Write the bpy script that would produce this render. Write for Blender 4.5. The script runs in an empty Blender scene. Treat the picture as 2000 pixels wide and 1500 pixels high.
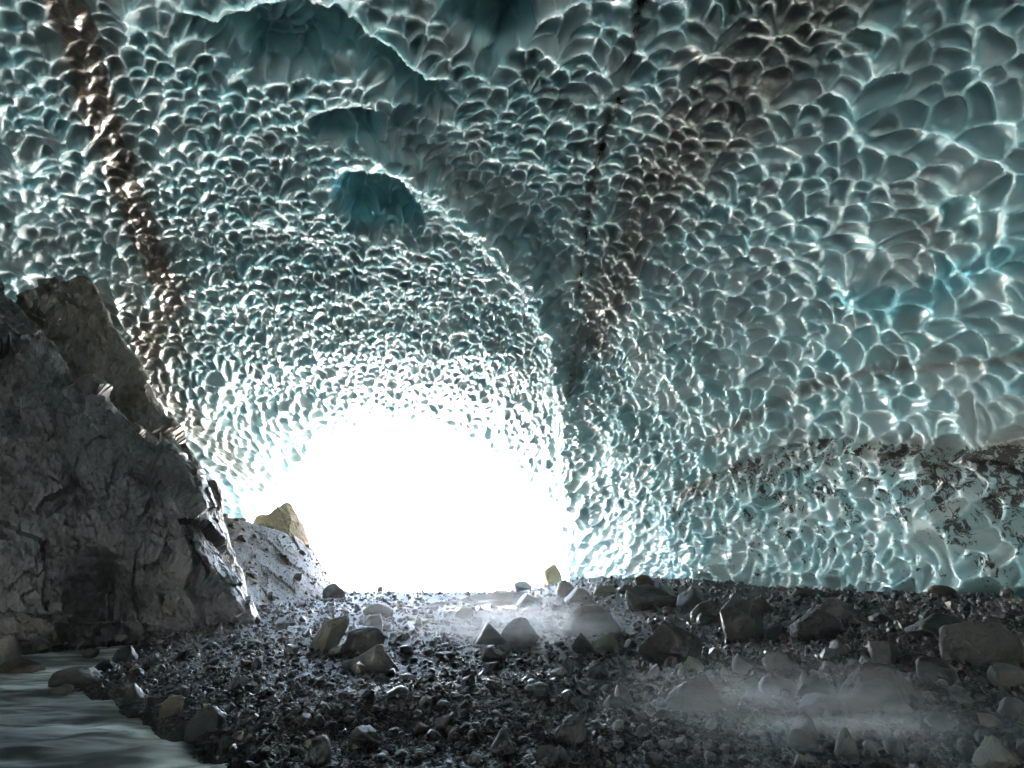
import bpy, bmesh, math, random
import numpy as np
from mathutils import Vector

# ------------------------------------------------------------------ camera, sky, sun, exposure
S = bpy.context.scene
C = S.collection
CAM_Z = 1.6
PITCH = math.radians(19.4)
FPX = 1050.0                                  # focal length in photo pixels (photo is 2000 wide)
cam = bpy.data.cameras.new('camera')
cam.sensor_width = 36.0
cam.lens = FPX / 2000.0 * 36.0
cam.clip_start = 0.05
cam.clip_end = 9000.0
cam_o = bpy.data.objects.new('camera', cam)
cam_o.location = (0, 0, CAM_Z)
cam_o.rotation_euler = (math.pi / 2 + PITCH, 0, 0)
C.objects.link(cam_o)
S.camera = cam_o

SUN_EL, SUN_AZ = math.radians(42), math.radians(150)     # azimuth measured from +Y towards +X
W = bpy.data.worlds.new('World')
S.world = W
W.use_nodes = True
nt = W.node_tree
nt.nodes.clear()
sky = nt.nodes.new('ShaderNodeTexSky')
sky.sky_type = 'NISHITA'
sky.sun_disc = False
sky.sun_elevation = SUN_EL
sky.sun_rotation = SUN_AZ
sky.air_density = 1.0
sky.dust_density = 9.0
sky.ozone_density = 0.2
bg = nt.nodes.new('ShaderNodeBackground')
bg.inputs['Strength'].default_value = 0.15
wo = nt.nodes.new('ShaderNodeOutputWorld')
nt.links.new(sky.outputs[0], bg.inputs[0])
nt.links.new(bg.outputs[0], wo.inputs[0])
sun = bpy.data.lights.new('sun', 'SUN')
sun.energy = 4.5
sun.angle = math.radians(0.5)
sun.color = (1.0, 0.91, 0.80)
sun_o = bpy.data.objects.new('sun', sun)
d = Vector((math.sin(SUN_AZ) * math.cos(SUN_EL), math.cos(SUN_AZ) * math.cos(SUN_EL), math.sin(SUN_EL)))
sun_o.rotation_euler = d.to_track_quat('Z', 'Y').to_euler()
sun_o.location = (50, -80, 90)
C.objects.link(sun_o)

S.view_settings.view_transform = 'Standard'
S.view_settings.look = 'None'
S.view_settings.gamma = 1.0
S.view_settings.use_curve_mapping = False
S.view_settings.exposure = 5.8
S.cycles.max_bounces = 10
S.cycles.diffuse_bounces = 6
S.cycles.glossy_bounces = 3
S.cycles.transmission_bounces = 4
S.cycles.volume_bounces = 1
S.cycles.caustics_reflective = False
S.cycles.caustics_refractive = False
S.cycles.use_denoising = True
S.cycles.sample_clamp_indirect = 6.0

# ------------------------------------------------------------------ helpers
CT, ST = math.cos(PITCH), math.sin(PITCH)


def ray(px, py):
    u, v = (px - 1000.0) / FPX, (750.0 - py) / FPX
    return np.array([u, CT - v * ST, ST + v * CT])


def at_y(px, py, y):
    r = ray(px, py)
    t = y / r[1]
    return np.array([r[0] * t, y, CAM_Z + r[2] * t])


def at_z(px, py, z):
    r = ray(px, py)
    t = (z - CAM_Z) / r[2]
    return np.array([r[0] * t, r[1] * t, z])


def project(P):
    q = P - np.array([0, 0, CAM_Z])
    dep = q[..., 1] * CT + q[..., 2] * ST
    up = -q[..., 1] * ST + q[..., 2] * CT
    dd = np.where(dep < 0.3, 0.3, dep)
    px = 1000 + q[..., 0] / dd * FPX
    py = 750 - up / dd * FPX
    bad = dep < 0.3
    return np.where(bad, -9999, px), np.where(bad, -9999, py), dep


def hash2(ix, iy, k):
    n = (ix.astype(np.int64) * 374761393 + iy.astype(np.int64) * 668265263 + k * 974634777) & 0xFFFFFFFF
    n = ((n ^ (n >> 13)) * 1274126177) & 0xFFFFFFFF
    n = ((n ^ (n >> 15)) * 2246822519) & 0xFFFFFFFF
    return ((n ^ (n >> 16)) & 0xFFFFFF) / float(0x1000000)


def noise3(x, y, z, seed=0):
    """gradient noise in -1..1"""
    xi, yi, zi = np.floor(x), np.floor(y), np.floor(z)
    fx, fy, fz = x - xi, y - yi, z - zi
    ux, uy, uz = (f * f * f * (f * (f * 6 - 15) + 10) for f in (fx, fy, fz))
    xi, yi, zi = xi.astype(np.int64), yi.astype(np.int64), zi.astype(np.int64)

    def g(a, b, c):
        h = ((xi + a) * 374761393 + (yi + b) * 668265263 + (zi + c) * 2147483647 + seed * 974634777) & 0xFFFFFFFF
        h = ((h ^ (h >> 13)) * 1274126177) & 0xFFFFFFFF
        h = (h ^ (h >> 16))
        h1 = (h & 1023) / 511.5 - 1
        h2 = ((h >> 10) & 1023) / 511.5 - 1
        h3 = ((h >> 20) & 1023) / 511.5 - 1
        return h1 * (fx - a) + h2 * (fy - b) + h3 * (fz - c)
    x00 = g(0, 0, 0) * (1 - ux) + g(1, 0, 0) * ux
    x10 = g(0, 1, 0) * (1 - ux) + g(1, 1, 0) * ux
    x01 = g(0, 0, 1) * (1 - ux) + g(1, 0, 1) * ux
    x11 = g(0, 1, 1) * (1 - ux) + g(1, 1, 1) * ux
    y0 = x00 * (1 - uy) + x10 * uy
    y1 = x01 * (1 - uy) + x11 * uy
    return y0 * (1 - uz) + y1 * uz


def fbm(x, y, z, octaves=4, seed=0, ridged=False, gain=0.5):
    a, s, t = 1.0, np.zeros(np.broadcast(x, y, z).shape), 0.0
    for o in range(octaves):
        n = noise3(x, y, z, seed + o * 17)
        if ridged:
            n = 1 - 2 * np.abs(n)
        s = s + a * n
        t += a
        a *= gain
        x, y, z = x * 2.03 + 3.1, y * 2.03 + 1.7, z * 2.03 + 5.3
    return s / t


def smooth(e0, e1, x):
    t = np.clip((x - e0) / (e1 - e0), 0, 1)
    return t * t * (3 - 2 * t)


def seg_dist(px, py, poly):
    """distance to a polyline, the parameter 0..1 along it, and the signed side"""
    best = np.full(px.shape, 1e9)
    tt = np.zeros(px.shape)
    side = np.zeros(px.shape)
    n = len(poly) - 1
    for i in range(n):
        (x0, y0), (x1, y1) = poly[i], poly[i + 1]
        dx, dy = x1 - x0, y1 - y0
        t = np.clip(((px - x0) * dx + (py - y0) * dy) / (dx * dx + dy * dy + 1e-9), 0, 1)
        qx, qy = px - (x0 + t * dx), py - (y0 + t * dy)
        dd = np.hypot(qx, qy)
        m = dd < best
        best = np.where(m, dd, best)
        tt = np.where(m, (i + t) / n, tt)
        side = np.where(m, np.sign(dx * qy - dy * qx), side)
    return best, tt, side


def in_poly(px, py, poly):
    ins = np.zeros(px.shape, bool)
    n = len(poly)
    for i in range(n):
        (x0, y0), (x1, y1) = poly[i], poly[(i + 1) % n]
        c = ((y0 > py) != (y1 > py)) & (px < (x1 - x0) * (py - y0) / (y1 - y0 + 1e-12) + x0)
        ins ^= c
    return ins


def poly_sd(px, py, poly):
    """signed distance, positive inside"""
    dd, _, _ = seg_dist(px, py, list(poly) + [poly[0]])
    return np.where(in_poly(px, py, poly), dd, -dd)


def hermite(xs, ys, x):
    xs, ys = np.array(xs, float), np.array(ys, float)
    m = np.gradient(ys, xs)
    i = np.clip(np.searchsorted(xs, x) - 1, 0, len(xs) - 2)
    h = xs[i + 1] - xs[i]
    t = np.clip((x - xs[i]) / h, 0, 1)
    return ((2 * t**3 - 3 * t**2 + 1) * ys[i] + (t**3 - 2 * t**2 + t) * h * m[i]
            + (-2 * t**3 + 3 * t**2) * ys[i + 1] + (t**3 - t**2) * h * m[i + 1])


def mesh_np(name, V, F, smooth_shade=True, attrs=None):
    """V (n,3), F (m,3) or (m,4)"""
    me = bpy.data.meshes.new(name)
    k = F.shape[1]
    me.vertices.add(len(V))
    me.vertices.foreach_set('co', np.ascontiguousarray(V, np.float32).ravel())
    me.loops.add(F.size)
    me.loops.foreach_set('vertex_index', np.ascontiguousarray(F, np.int32).ravel())
    me.polygons.add(len(F))
    me.polygons.foreach_set('loop_start', np.arange(0, F.size, k, dtype=np.int32))
    me.polygons.foreach_set('loop_total', np.full(len(F), k, np.int32))
    me.polygons.foreach_set('use_smooth', np.full(len(F), smooth_shade, bool))
    for an, arr in (attrs or {}).items():
        a = me.attributes.new(an, 'FLOAT_COLOR', 'POINT')
        full = np.ones((len(V), 4), np.float32)
        full[:, :arr.shape[1]] = arr
        a.data.foreach_set('color', full.ravel())
    me.update(calc_edges=True)
    me.validate()
    return me


def grid_faces(nr, nc, off=0):
    i, j = np.meshgrid(np.arange(nr - 1), np.arange(nc - 1), indexing='ij')
    a = (i * nc + j).ravel() + off
    return np.stack([a, a + 1, a + nc + 1, a + nc], 1)


def link(name, me, mat, label=None, cat=None, group=None, kind=None, loc=None):
    o = bpy.data.objects.new(name, me)
    if mat and not me.materials:
        me.materials.append(mat)
    C.objects.link(o)
    tag(o, label, cat, group, kind)
    if loc is not None:
        o.location = loc
    return o


def tag(o, label=None, cat=None, group=None, kind=None):
    for k, v in (('label', label), ('category', cat), ('group', group), ('kind', kind)):
        if v:
            o[k] = v


# ------------------------------------------------------------------ materials
def new_mat(name):
    m = bpy.data.materials.new(name)
    m.use_nodes = True
    n = m.node_tree
    n.nodes.clear()
    out = n.nodes.new('ShaderNodeOutputMaterial')
    p = n.nodes.new('ShaderNodeBsdfPrincipled')
    n.links.new(p.outputs[0], out.inputs[0])
    return m, n, p, out


class NB:
    def __init__(self, n):
        self.n = n

    def node(self, t, **kw):
        x = self.n.nodes.new(t)
        for k, v in kw.items():
            setattr(x, k, v)
        return x

    def put(self, sock, v):
        if isinstance(v, bpy.types.NodeSocket):
            self.n.links.new(v, sock)
        else:
            sock.default_value = v

    def math(self, op, a, b=0.0, clamp=False):
        x = self.node('ShaderNodeMath', operation=op, use_clamp=clamp)
        self.put(x.inputs[0], a)
        self.put(x.inputs[1], b)
        return x.outputs[0]

    def mix(self, f, a, b):
        x = self.node('ShaderNodeMix', data_type='RGBA')
        self.put(x.inputs[0], f)
        self.put(x.inputs[6], a)
        self.put(x.inputs[7], b)
        return x.outputs[2]

    def noise(self, scale, detail=4, rough=0.55, vec=None, dist=0.0):
        x = self.node('ShaderNodeTexNoise')
        x.inputs['Scale'].default_value = scale
        x.inputs['Detail'].default_value = detail
        x.inputs['Roughness'].default_value = rough
        x.inputs['Distortion'].default_value = dist
        if vec is not None:
            self.n.links.new(vec, x.inputs['Vector'])
        return x.outputs[0]

    def ramp(self, f, stops):
        x = self.node('ShaderNodeValToRGB')
        e = x.color_ramp.elements
        while len(e) < len(stops):
            e.new(0.5)
        for el, (p, c) in zip(e, stops):
            el.position = p
            el.color = c if len(c) == 4 else (*c, 1)
        self.put(x.inputs[0], f)
        return x.outputs[0]

    def maprange(self, v, a, b, c=0.0, d_=1.0):
        x = self.node('ShaderNodeMapRange')
        self.put(x.inputs[0], v)
        for i, q in enumerate((a, b, c, d_)):
            x.inputs[i + 1].default_value = q
        return x.outputs[0]

    def pos(self):
        return self.node('ShaderNodeNewGeometry').outputs['Position']

    def obj(self):
        return self.node('ShaderNodeTexCoord').outputs['Object']

    def mapping(self, vec, scale=(1, 1, 1), rot=(0, 0, 0)):
        x = self.node('ShaderNodeMapping')
        x.inputs['Scale'].default_value = scale
        x.inputs['Rotation'].default_value = rot
        self.n.links.new(vec, x.inputs[0])
        return x.outputs[0]

    def bump(self, h, strength, dist):
        x = self.node('ShaderNodeBump')
        x.inputs['Strength'].default_value = strength
        x.inputs['Distance'].default_value = dist
        self.put(x.inputs['Height'], h)
        return x.outputs[0]


def ice_material():
    m, n, p, out = new_mat('glacier_ice')
    b = NB(n)
    at = b.node('ShaderNodeAttribute', attribute_name='stain')
    sep = b.node('ShaderNodeSeparateColor')
    n.links.new(at.outputs['Color'], sep.inputs[0])
    brown, clear, black = sep.outputs[0], sep.outputs[1], sep.outputs[2]
    rnd = at.outputs['Alpha']
    pos = b.pos()
    big = b.noise(0.22, 3, 0.5, pos)
    col = b.mix(b.maprange(big, 0.35, 0.65), (0.31, 0.42, 0.432, 1), (0.42, 0.50, 0.507, 1))
    col = b.mix(b.math('MULTIPLY', rnd, 0.55), col, (0.125, 0.305, 0.335, 1))
    col = b.mix(clear, col, (0.16, 0.39, 0.435, 1))
    grit = b.noise(9.0, 5, 0.7, pos)
    br = b.math('MULTIPLY', brown, b.maprange(grit, 0.25, 0.6, 0.55, 1.0), True)
    col = b.mix(br, col, (0.135, 0.09, 0.06, 1))
    # black grit frozen into the ice: clusters of small specks
    vor = b.math('ADD', b.math('MULTIPLY', b.noise(7.0, 4, 0.7, b.mapping(pos, (1.0, 1.0, 0.6)), 0.8), 0.6), b.math('MULTIPLY', b.noise(1.3, 3, 0.6, pos), 0.4))
    thr = b.maprange(black, 0.0, 1.0, 0.78, 0.44)
    speck = b.math('MULTIPLY', b.math('SUBTRACT', vor, thr), 22.0, True)
    col = b.mix(b.math('MULTIPLY', speck, 0.92), col, (0.05, 0.042, 0.036, 1))
    dirt = b.math('MAXIMUM', br, speck)
    n.links.new(col, p.inputs['Base Color'])
    p.subsurface_method = 'RANDOM_WALK'
    n.links.new(b.math('SUBTRACT', 1.0, b.math('MULTIPLY', dirt, 0.35)), p.inputs['Subsurface Weight'])
    p.inputs['Subsurface Radius'].default_value = (0.92, 0.98, 1.0)
    p.inputs['Subsurface Scale'].default_value = 0.45
    n.links.new(b.maprange(grit, 0.3, 0.7, 0.10, 0.26), p.inputs['Roughness'])
    p.inputs['IOR'].default_value = 1.31
    h = b.noise(2.6, 4, 0.5, pos)
    n.links.new(b.bump(h, 0.35, 0.05), p.inputs['Normal'])
    return m


def rock_material(name, dark, light, tint=None, scale=1.0, rough=(0.3, 0.62), use_obj=True, stretch=None, bump=0.95):
    m, n, p, out = new_mat(name)
    b = NB(n)
    v = b.obj() if use_obj else b.pos()
    oi = b.node('ShaderNodeObjectInfo')
    add = b.node('ShaderNodeVectorMath', operation='ADD')
    n.links.new(v, add.inputs[0])
    sc = b.node('ShaderNodeVectorMath', operation='SCALE')
    sc.inputs[0].default_value = (37.0, 11.0, 23.0)
    n.links.new(oi.outputs['Random'], sc.inputs['Scale'])
    n.links.new(sc.outputs[0], add.inputs[1])
    v = add.outputs[0]
    if stretch:
        v = b.mapping(v, *stretch)
    a = b.noise(1.6 * scale, 6, 0.6, v)
    f = b.noise(9.0 * scale, 6, 0.68, v, 0.4)
    g = b.noise(40.0 * scale, 4, 0.7, v)
    mixv = b.math('ADD', b.math('MULTIPLY', a, 0.55), b.math('MULTIPLY', f, 0.45))
    col = b.ramp(mixv, [(0.34, dark), (0.5, tuple((x + y) / 2 for x, y in zip(dark, light))), (0.66, light)])
    if tint:
        col = b.mix(b.maprange(b.noise(0.9 * scale, 3, 0.5, v), 0.48, 0.68), col, (*tint, 1))
    col = b.mix(b.maprange(g, 0.6, 0.75, 0, 0.35), col, tuple(min(1, x * 1.8) for x in light) + (1,))
    hsv = b.node('ShaderNodeHueSaturation')
    n.links.new(b.maprange(oi.outputs['Random'], 0, 1, 0.7, 1.35), hsv.inputs['Value'])
    n.links.new(col, hsv.inputs['Color'])
    n.links.new(hsv.outputs[0], p.inputs['Base Color'])
    n.links.new(b.maprange(f, 0.3, 0.7, rough[0], rough[1]), p.inputs['Roughness'])
    p.inputs['IOR'].default_value = 1.45
    hh = b.math('ADD', b.math('MULTIPLY', f, 0.75), b.math('MULTIPLY', g, 0.25))
    n.links.new(b.bump(hh, bump, 0.06 / scale), p.inputs['Normal'])
    return m


MAT_ICE = ice_material()

# ------------------------------------------------------------------ the ice vault
ST_Y = [-34, -28, -12, 0, 8, 15, 22, 30, 38, 44]  # rearmost stations narrow to a small unseen opening, added for fill light
X_APEX = [-3, -3, -2, -2, -3, -5.0, -6.2, -7.4, -8.2, -8.6]
W_LEFT = [3.6, 9, 21, 23, 23, 21.5, 19.5, 16.5, 14.1, 12.5]
W_RIGHT = [3.6, 9, 15, 15.2, 15.3, 15.8, 15.4, 14.8, 13.9, 12.8]
Z_APEX = [3.2, 6.5, 12.2, 13.2, 13.7, 14.0, 14.0, 14.0, 13.9, 13.4]
Z_LEFT = [0, 0, 0, 0, 0, 0, 0, 0, 0, 0]
Z_RIGHT = [-0.4] * 10
N_LEFT = [2, 2, 2.3, 2.4, 2.5, 2.5, 2.35, 2.2, 2.05, 2.0]
N_RIGHT = [2, 2, 2.2, 2.3, 2.3, 2.25, 2.2, 2.1, 2.0, 2.0]

NC = 1200
tv = np.tan(np.linspace(math.atan(5.5 / 13.0), math.atan(44 / 13.0), 480)) * 13.0
yb = np.concatenate([np.linspace(-34, 4.8, 32), tv])
NR = len(yb)
phi_f = np.linspace(0, 1, 1400)
P = np.zeros((NR, NC, 3))
ARC = np.zeros((NR, NC))
for i, y in enumerate(yb):
    xa, wl, wr, za, zl, zr, nl, nrr = (hermite(ST_Y, q, np.array([y]))[0] for q in
                                       (X_APEX, W_LEFT, W_RIGHT, Z_APEX, Z_LEFT, Z_RIGHT, N_LEFT, N_RIGHT))
    a = phi_f * math.pi
    c, s = np.cos(a), np.sin(a)
    nn = np.where(c > 0, nl, nrr)
    ww = np.where(c > 0, wl, wr)
    zb = np.where(c > 0, zl, zr)
    x = xa - ww * np.sign(c) * np.abs(c) ** (2 / nn)
    z = zb + (za - zb) * np.abs(s) ** (2 / nn)
    L = np.concatenate([[0], np.cumsum(np.hypot(np.diff(x), np.diff(z)))])
    # arc positions: a little denser where the camera looks
    q = np.linspace(0, 1, NC) * L[-1]
    P[i, :, 0] = np.interp(q, L, x)
    P[i, :, 2] = np.interp(q, L, z)
    P[i, :, 1] = y
    ARC[i] = q - np.interp(0.5, phi_f, L)


def grid_normals(P):
    du = np.gradient(P, axis=0)
    dv = np.gradient(P, axis=1)
    nrm = np.cross(dv, du)
    return nrm / (np.linalg.norm(nrm, axis=2, keepdims=True) + 1e-9)


N = grid_normals(P)
ctr = np.array([-3.0, 10.0, 3.0])
if np.mean(np.sum(N[300] * (np.array([-5, 0, 4]) - P[300] * [1, 0, 1]), axis=1)) < 0:
    N = -N                                     # N points into the cave
# large undulation of the vault
und = fbm(P[..., 0] / 7, P[..., 1] / 6, P[..., 2] / 7, 3, 5)
front = smooth(44.5, 41, P[..., 1])
P = P + N * (0.9 * und)[..., None]
PX, PY, DEP = project(P)


def cells(U, V, seed, merge=0.3, aniso=(1.0, 1.9), jit=0.44):
    """power-diagram of paraboloids: returns lowest and second lowest value and the winner's random"""
    iu, iv = np.floor(U), np.floor(V)
    f1 = np.full(U.shape, 9.0)
    f2 = np.full(U.shape, 9.0)
    rr = np.zeros(U.shape)
    for a in range(-2, 3):
        for c in range(-2, 3):
            cu, cv = iu + a, iv + c
            keep = hash2(cu, cv, seed + 9)
            du = U - (cu + 0.5 + (hash2(cu, cv, seed) - 0.5) * 2 * jit)
            dv = V - (cv + 0.5 + (hash2(cu, cv, seed + 1) - 0.5) * 2 * jit)
            th = hash2(cu, cv, seed + 2) * math.pi
            an = aniso[0] + (aniso[1] - aniso[0]) * hash2(cu, cv, seed + 3)
            ct, st = np.cos(th), np.sin(th)
            e1, e2 = du * ct + dv * st, -du * st + dv * ct
            am = 0.75 + 0.7 * hash2(cu, cv, seed + 4)
            p = am * (e1 * e1 * an + e2 * e2 / an) + 0.12 * hash2(cu, cv, seed + 5)
            p = np.where(keep < merge, 9.0, p)
            m = p < f1
            f2 = np.where(m, f1, np.minimum(f2, p))
            rr = np.where(m, hash2(cu, cv, seed + 6), rr)
            f1 = np.where(m, p, f1)
    return f1, f2, rr


def cell_scale(y):
    return hermite([-40, 6, 14, 24, 34, 50], [0.40, 0.40, 0.43, 0.49, 0.54, 0.56], y)


def cell_scale_u(y):
    return hermite([-40, 6, 14, 24, 34, 50], [0.38, 0.38, 0.46, 0.60, 0.80, 0.95], y)


yy = np.linspace(-40, 50, 2000)
Ucum = np.concatenate([[0], np.cumsum(np.diff(yy) / cell_scale_u((yy[1:] + yy[:-1]) / 2))])
wx = fbm(P[..., 0] / 2.2, P[..., 1] / 2.2, P[..., 2] / 2.2, 2, 31) * 0.9
wy = fbm(P[..., 0] / 2.2, P[..., 1] / 2.2, P[..., 2] / 2.2, 2, 57) * 0.9
CS = cell_scale(P[..., 1])
U = np.interp(P[..., 1], yy, Ucum) + wy
V = ARC / CS + wx
# narrow vein on the left has finer cells
VEIN = [(90, -60), (150, 60), (185, 190), (235, 330), (290, 480), (335, 590), (285, 655), (280, 720), (345, 800), (430, 880), (505, 945)]
vd, vt, _ = seg_dist(PX, PY, VEIN)
vw = np.interp(vt, [0, 0.3, 0.55, 0.65, 1], [44, 33, 25, 34, 10])
vein = smooth(1.35, 0.65, vd / vw + 0.6 * fbm(PX / 55, PY / 40, PX * 0, 3, 3))
f1, f2, rr = cells(U, V, 101)
g1, g2, gr = cells(U * 1.25 + 7.3 + 0.5 * wx, V * 1.25 + 2.1, 203, merge=0.3)
relief = f1 * CS
edge = np.sqrt((f2 - f1) ** 2 + 0.035 ** 2)
fine_zone = 0.45 * np.clip(vein, 0, 1)
rel_f = g1 * CS / 1.25
edge_f = g2 - g1
# second, small set of hollows inside big cells here and there
small = smooth(0.05, 0.35, fbm(P[..., 0] / 3.5, P[..., 1] / 3.5, P[..., 2] / 3.5, 2, 77))
amp = 0.45
rel = amp * np.minimum(relief, 0.8) + 0.44 * CS * np.exp(-edge / 0.14) * smooth(48, 24, P[..., 1]) + 0.08 * CS * np.exp(-edge / 0.13)
rel2 = amp * np.minimum(rel_f, 0.6) + 0.14 * CS * np.exp(-edge_f / 0.11)
rel = rel * (1 - fine_zone) + rel2 * fine_zone
rel = rel + small * smooth(36, 22, P[..., 1]) * 0.22 * rel2 * (1 - fine_zone)

# broken-out smooth scars of clear blue ice
SCARS = [
    ([(640, 352), (700, 336), (778, 342), (810, 385), (835, 425), (775, 455), (690, 452), (648, 400)], 1.1, 1.0),
    ([(600, 235), (640, 218), (700, 212), (740, 222), (752, 255), (735, 285), (670, 280), (615, 275)], 0.9, 0.75),
    ([(330, 20), (420, 40), (480, 20), (560, 5), (660, 20), (730, 70), (800, 120), (870, 170), (880, 210), (840, 215), (740, 150), (690, 110), (600, 140), (500, 130), (470, 80), (380, 60)], 0.8, 0.45),
    ([(830, -40), (1040, -40), (1045, 40), (1010, 90), (960, 130), (930, 90), (880, 60)], 1.2, 0.5),
    ([(925, 735), (955, 738), (970, 750), (945, 758), (925, 748)], 0.6, 0.6),
]
clear = np.zeros(PX.shape)
wig = 10 * fbm(PX / 45, PY / 45, PX * 0, 3, 13)
rel_keep = np.ones(PX.shape)
for poly, depth_m, clr in SCARS:
    sd = poly_sd(PX, PY, poly) + wig * 0.7
    sd = np.where(PX < -5000, -999, sd)
    mk = smooth(-14, 44, sd)
    rel_keep *= 1 - 0.88 * smooth(-4, 10, sd)
    rel = rel - depth_m * mk * (0.9 + 0.35 * fbm(P[..., 0] / 1.2, P[..., 1] / 1.2, P[..., 2] / 1.2, 2, 23))
    clear = np.maximum(clear, clr * smooth(-6, 12, sd))
base_rel = rel
# restore: the scallops fade in the scars, the scar depth stays
scal = amp * np.minimum(relief, 0.8)
rel = rel - scal * (1 - rel_keep)

# rib that runs from the mouth's right foot up into the roof
RIB = [(1128, 1150), (1122, 1000), (1118, 880), (1112, 760), (1090, 660), (1040, 540), (960, 450), (860, 360), (770, 295), (720, 240)]
rd, rt, rs = seg_dist(PX, PY, RIB)
rib_w = np.interp(rt, [0, 0.5, 1], [24, 24, 30])
rib = np.exp(-(rd / rib_w) ** 2) * smooth(0.0, 0.1, rt) * smooth(1.0, 0.85, rt)
rel = rel + 0.6 * rib
# ledge at the foot of the right wall: ice below the dirty band stands proud
LEDGE = [(1290, 1010), (1330, 960), (1450, 905), (1560, 872), (1640, 858), (1760, 872), (1870, 880), (2060, 862), (2400, 850)]
ld, lt, ls = seg_dist(PX, PY, LEDGE)
below = np.where(ls > 0, ld, -ld)
below = np.where(PX > 1270, below, -300) + wig
ledge = smooth(-4, 14, below) * smooth(1270, 1340, PX)
rel = rel + 0.32 * ledge * smooth(330, 0, below)
low_zone = smooth(-25, 5, below) * smooth(1260, 1340, PX)

CRACK = [(1268, -40), (1250, 20), (1222, 160), (1190, 235), (1165, 330), (1148, 420), (1138, 520), (1128, 640), (1122, 760)]
cd, ct_, _ = seg_dist(PX + wig * 0.6, PY, CRACK)
crack = np.exp(-(cd / np.interp(ct_, [0, 0.6, 1], [9, 5, 3])) ** 2)
rel = rel - 0.10 * crack * smooth(1.0, 0.8, ct_)

blur = rel.copy()                                             # crests near the viewer are melted a little rounder
for _ in range(1):
    blur[1:-1] = 0.25 * blur[:-2] + 0.5 * blur[1:-1] + 0.25 * blur[2:]
    blur[:, 1:-1] = 0.25 * blur[:, :-2] + 0.5 * blur[:, 1:-1] + 0.25 * blur[:, 2:]
bw = 0.5 * smooth(21, 12, P[..., 1])
rel = rel * (1 - bw) + blur * bw
far_fade = smooth(44.4, 42.5, P[..., 1])
rel = rel * (0.25 + 0.75 * far_fade)
Pd = P + N * (rel - 0.12)[..., None]

# ---- stains frozen into the ice
crk = np.exp(-(cd / np.interp(ct_, [0, 0.6, 1], [20, 13, 8])) ** 2) * smooth(-0.6, 0.35, fbm(PX / 20, PY / 26, PX * 0, 3, 19))
nz = fbm(P[..., 0] / 1.4, P[..., 1] / 1.4, P[..., 2] / 1.4, 3, 91)
brown = vein * 0.95 * np.interp(vt, [0, 0.6, 1], [1, 0.95, 0.5])
brown = np.maximum(brown, 0.45 * smooth(2.6, 0.9, vd / vw + 1.1 * nz))
BAND = [(1600, -40), (1500, 90), (1410, 190), (1320, 320), (1250, 430), (1200, 540), (1160, 660)]
bd, bt, _ = seg_dist(PX, PY, BAND)
bandw = np.interp(bt, [0, 1], [150, 40])
brown = np.maximum(brown, 0.66 * smooth(1.3, 0.3, bd / bandw + 0.9 * nz))
B2 = [(230, 600), (250, 680), (300, 700), (340, 640)]
b2, _, _ = seg_dist(PX, PY, B2)
brown = np.maximum(brown, 0.6 * smooth(1.3, 0.4, b2 / 60 + 0.8 * nz))
TAN = [(1380, 870), (1440, 830), (1560, 762), (1700, 722), (1850, 712), (2050, 700)]
td, _, _ = seg_dist(PX + wig, PY + wig, TAN)
brown = np.maximum(brown, 0.5 * np.exp(-(td / 11) ** 2))
band_d = np.exp(-((below - 8) / np.interp(PX, [1300, 2000], [16, 40])) ** 2) * smooth(1280, 1350, PX)
brown = np.maximum(brown, 0.6 * band_d * smooth(-0.3, 0.35, nz + 0.2))
brown = np.maximum(brown, 0.75 * crk)
brown = np.maximum(brown, 0.5 * smooth(0.0, 0.5, nz) * (1 - low_zone) * smooth(0, 600, 1100 - PY))
black = np.maximum(low_zone * np.interp(PY, [850, 950, 1160], [0.92, 0.83, 0.65]) * np.interp(PX, [1300, 1700, 2000], [0.93, 0.88, 1.0]), 0.95 * crk)
black = np.maximum(black, 1.0 * band_d * smooth(-0.6, 0.2, fbm(PX / 60, PY / 30, PX * 0, 3, 29)))
black = np.maximum(black, 0.35 * np.exp(-(np.abs(vd) / 60) ** 2))
OLD = [(1660, 590), (1800, 590), (1880, 530), (2000, 500)]
od, _, _ = seg_dist(PX + wig * 2, PY + wig * 2, OLD)
clear = np.maximum(clear, 0.75 * smooth(46, 8, od + 20 * nz))
clear = np.maximum(clear, 0.6 * smooth(0.28, 0.55, fbm(P[..., 0] / 4, P[..., 1] / 4, P[..., 2] / 4, 2, 401)))
stain = np.stack([np.clip(brown, 0, 1), np.clip(clear, 0, 1), np.clip(black, 0, 1), rr], -1)

# ---- outer skin of the glacier over the cave, tapering to the mouth
oi_ = np.unique(np.concatenate([np.arange(0, NR, 28), [NR - 1]]))
oj_ = np.unique(np.concatenate([np.arange(0, NC, 24), [NC - 1]]))
thick = np.interp(yb[oi_], [-34, 30, 40, 44], [4.0, 4.0, 3.4, 2.4])
Po = P[oi_][:, oj_] - N[oi_][:, oj_] * thick[:, None, None]
Po[..., 2] += 0.5 * thick[:, None] * smooth(0, 6, P[oi_][:, oj_, 2])
nro, nco = Po.shape[:2]
F_in = grid_faces(NR, NC)[:, ::-1]
off = NR * NC
F_out = grid_faces(nro, nco, off)
front_f, side = [], []
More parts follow.
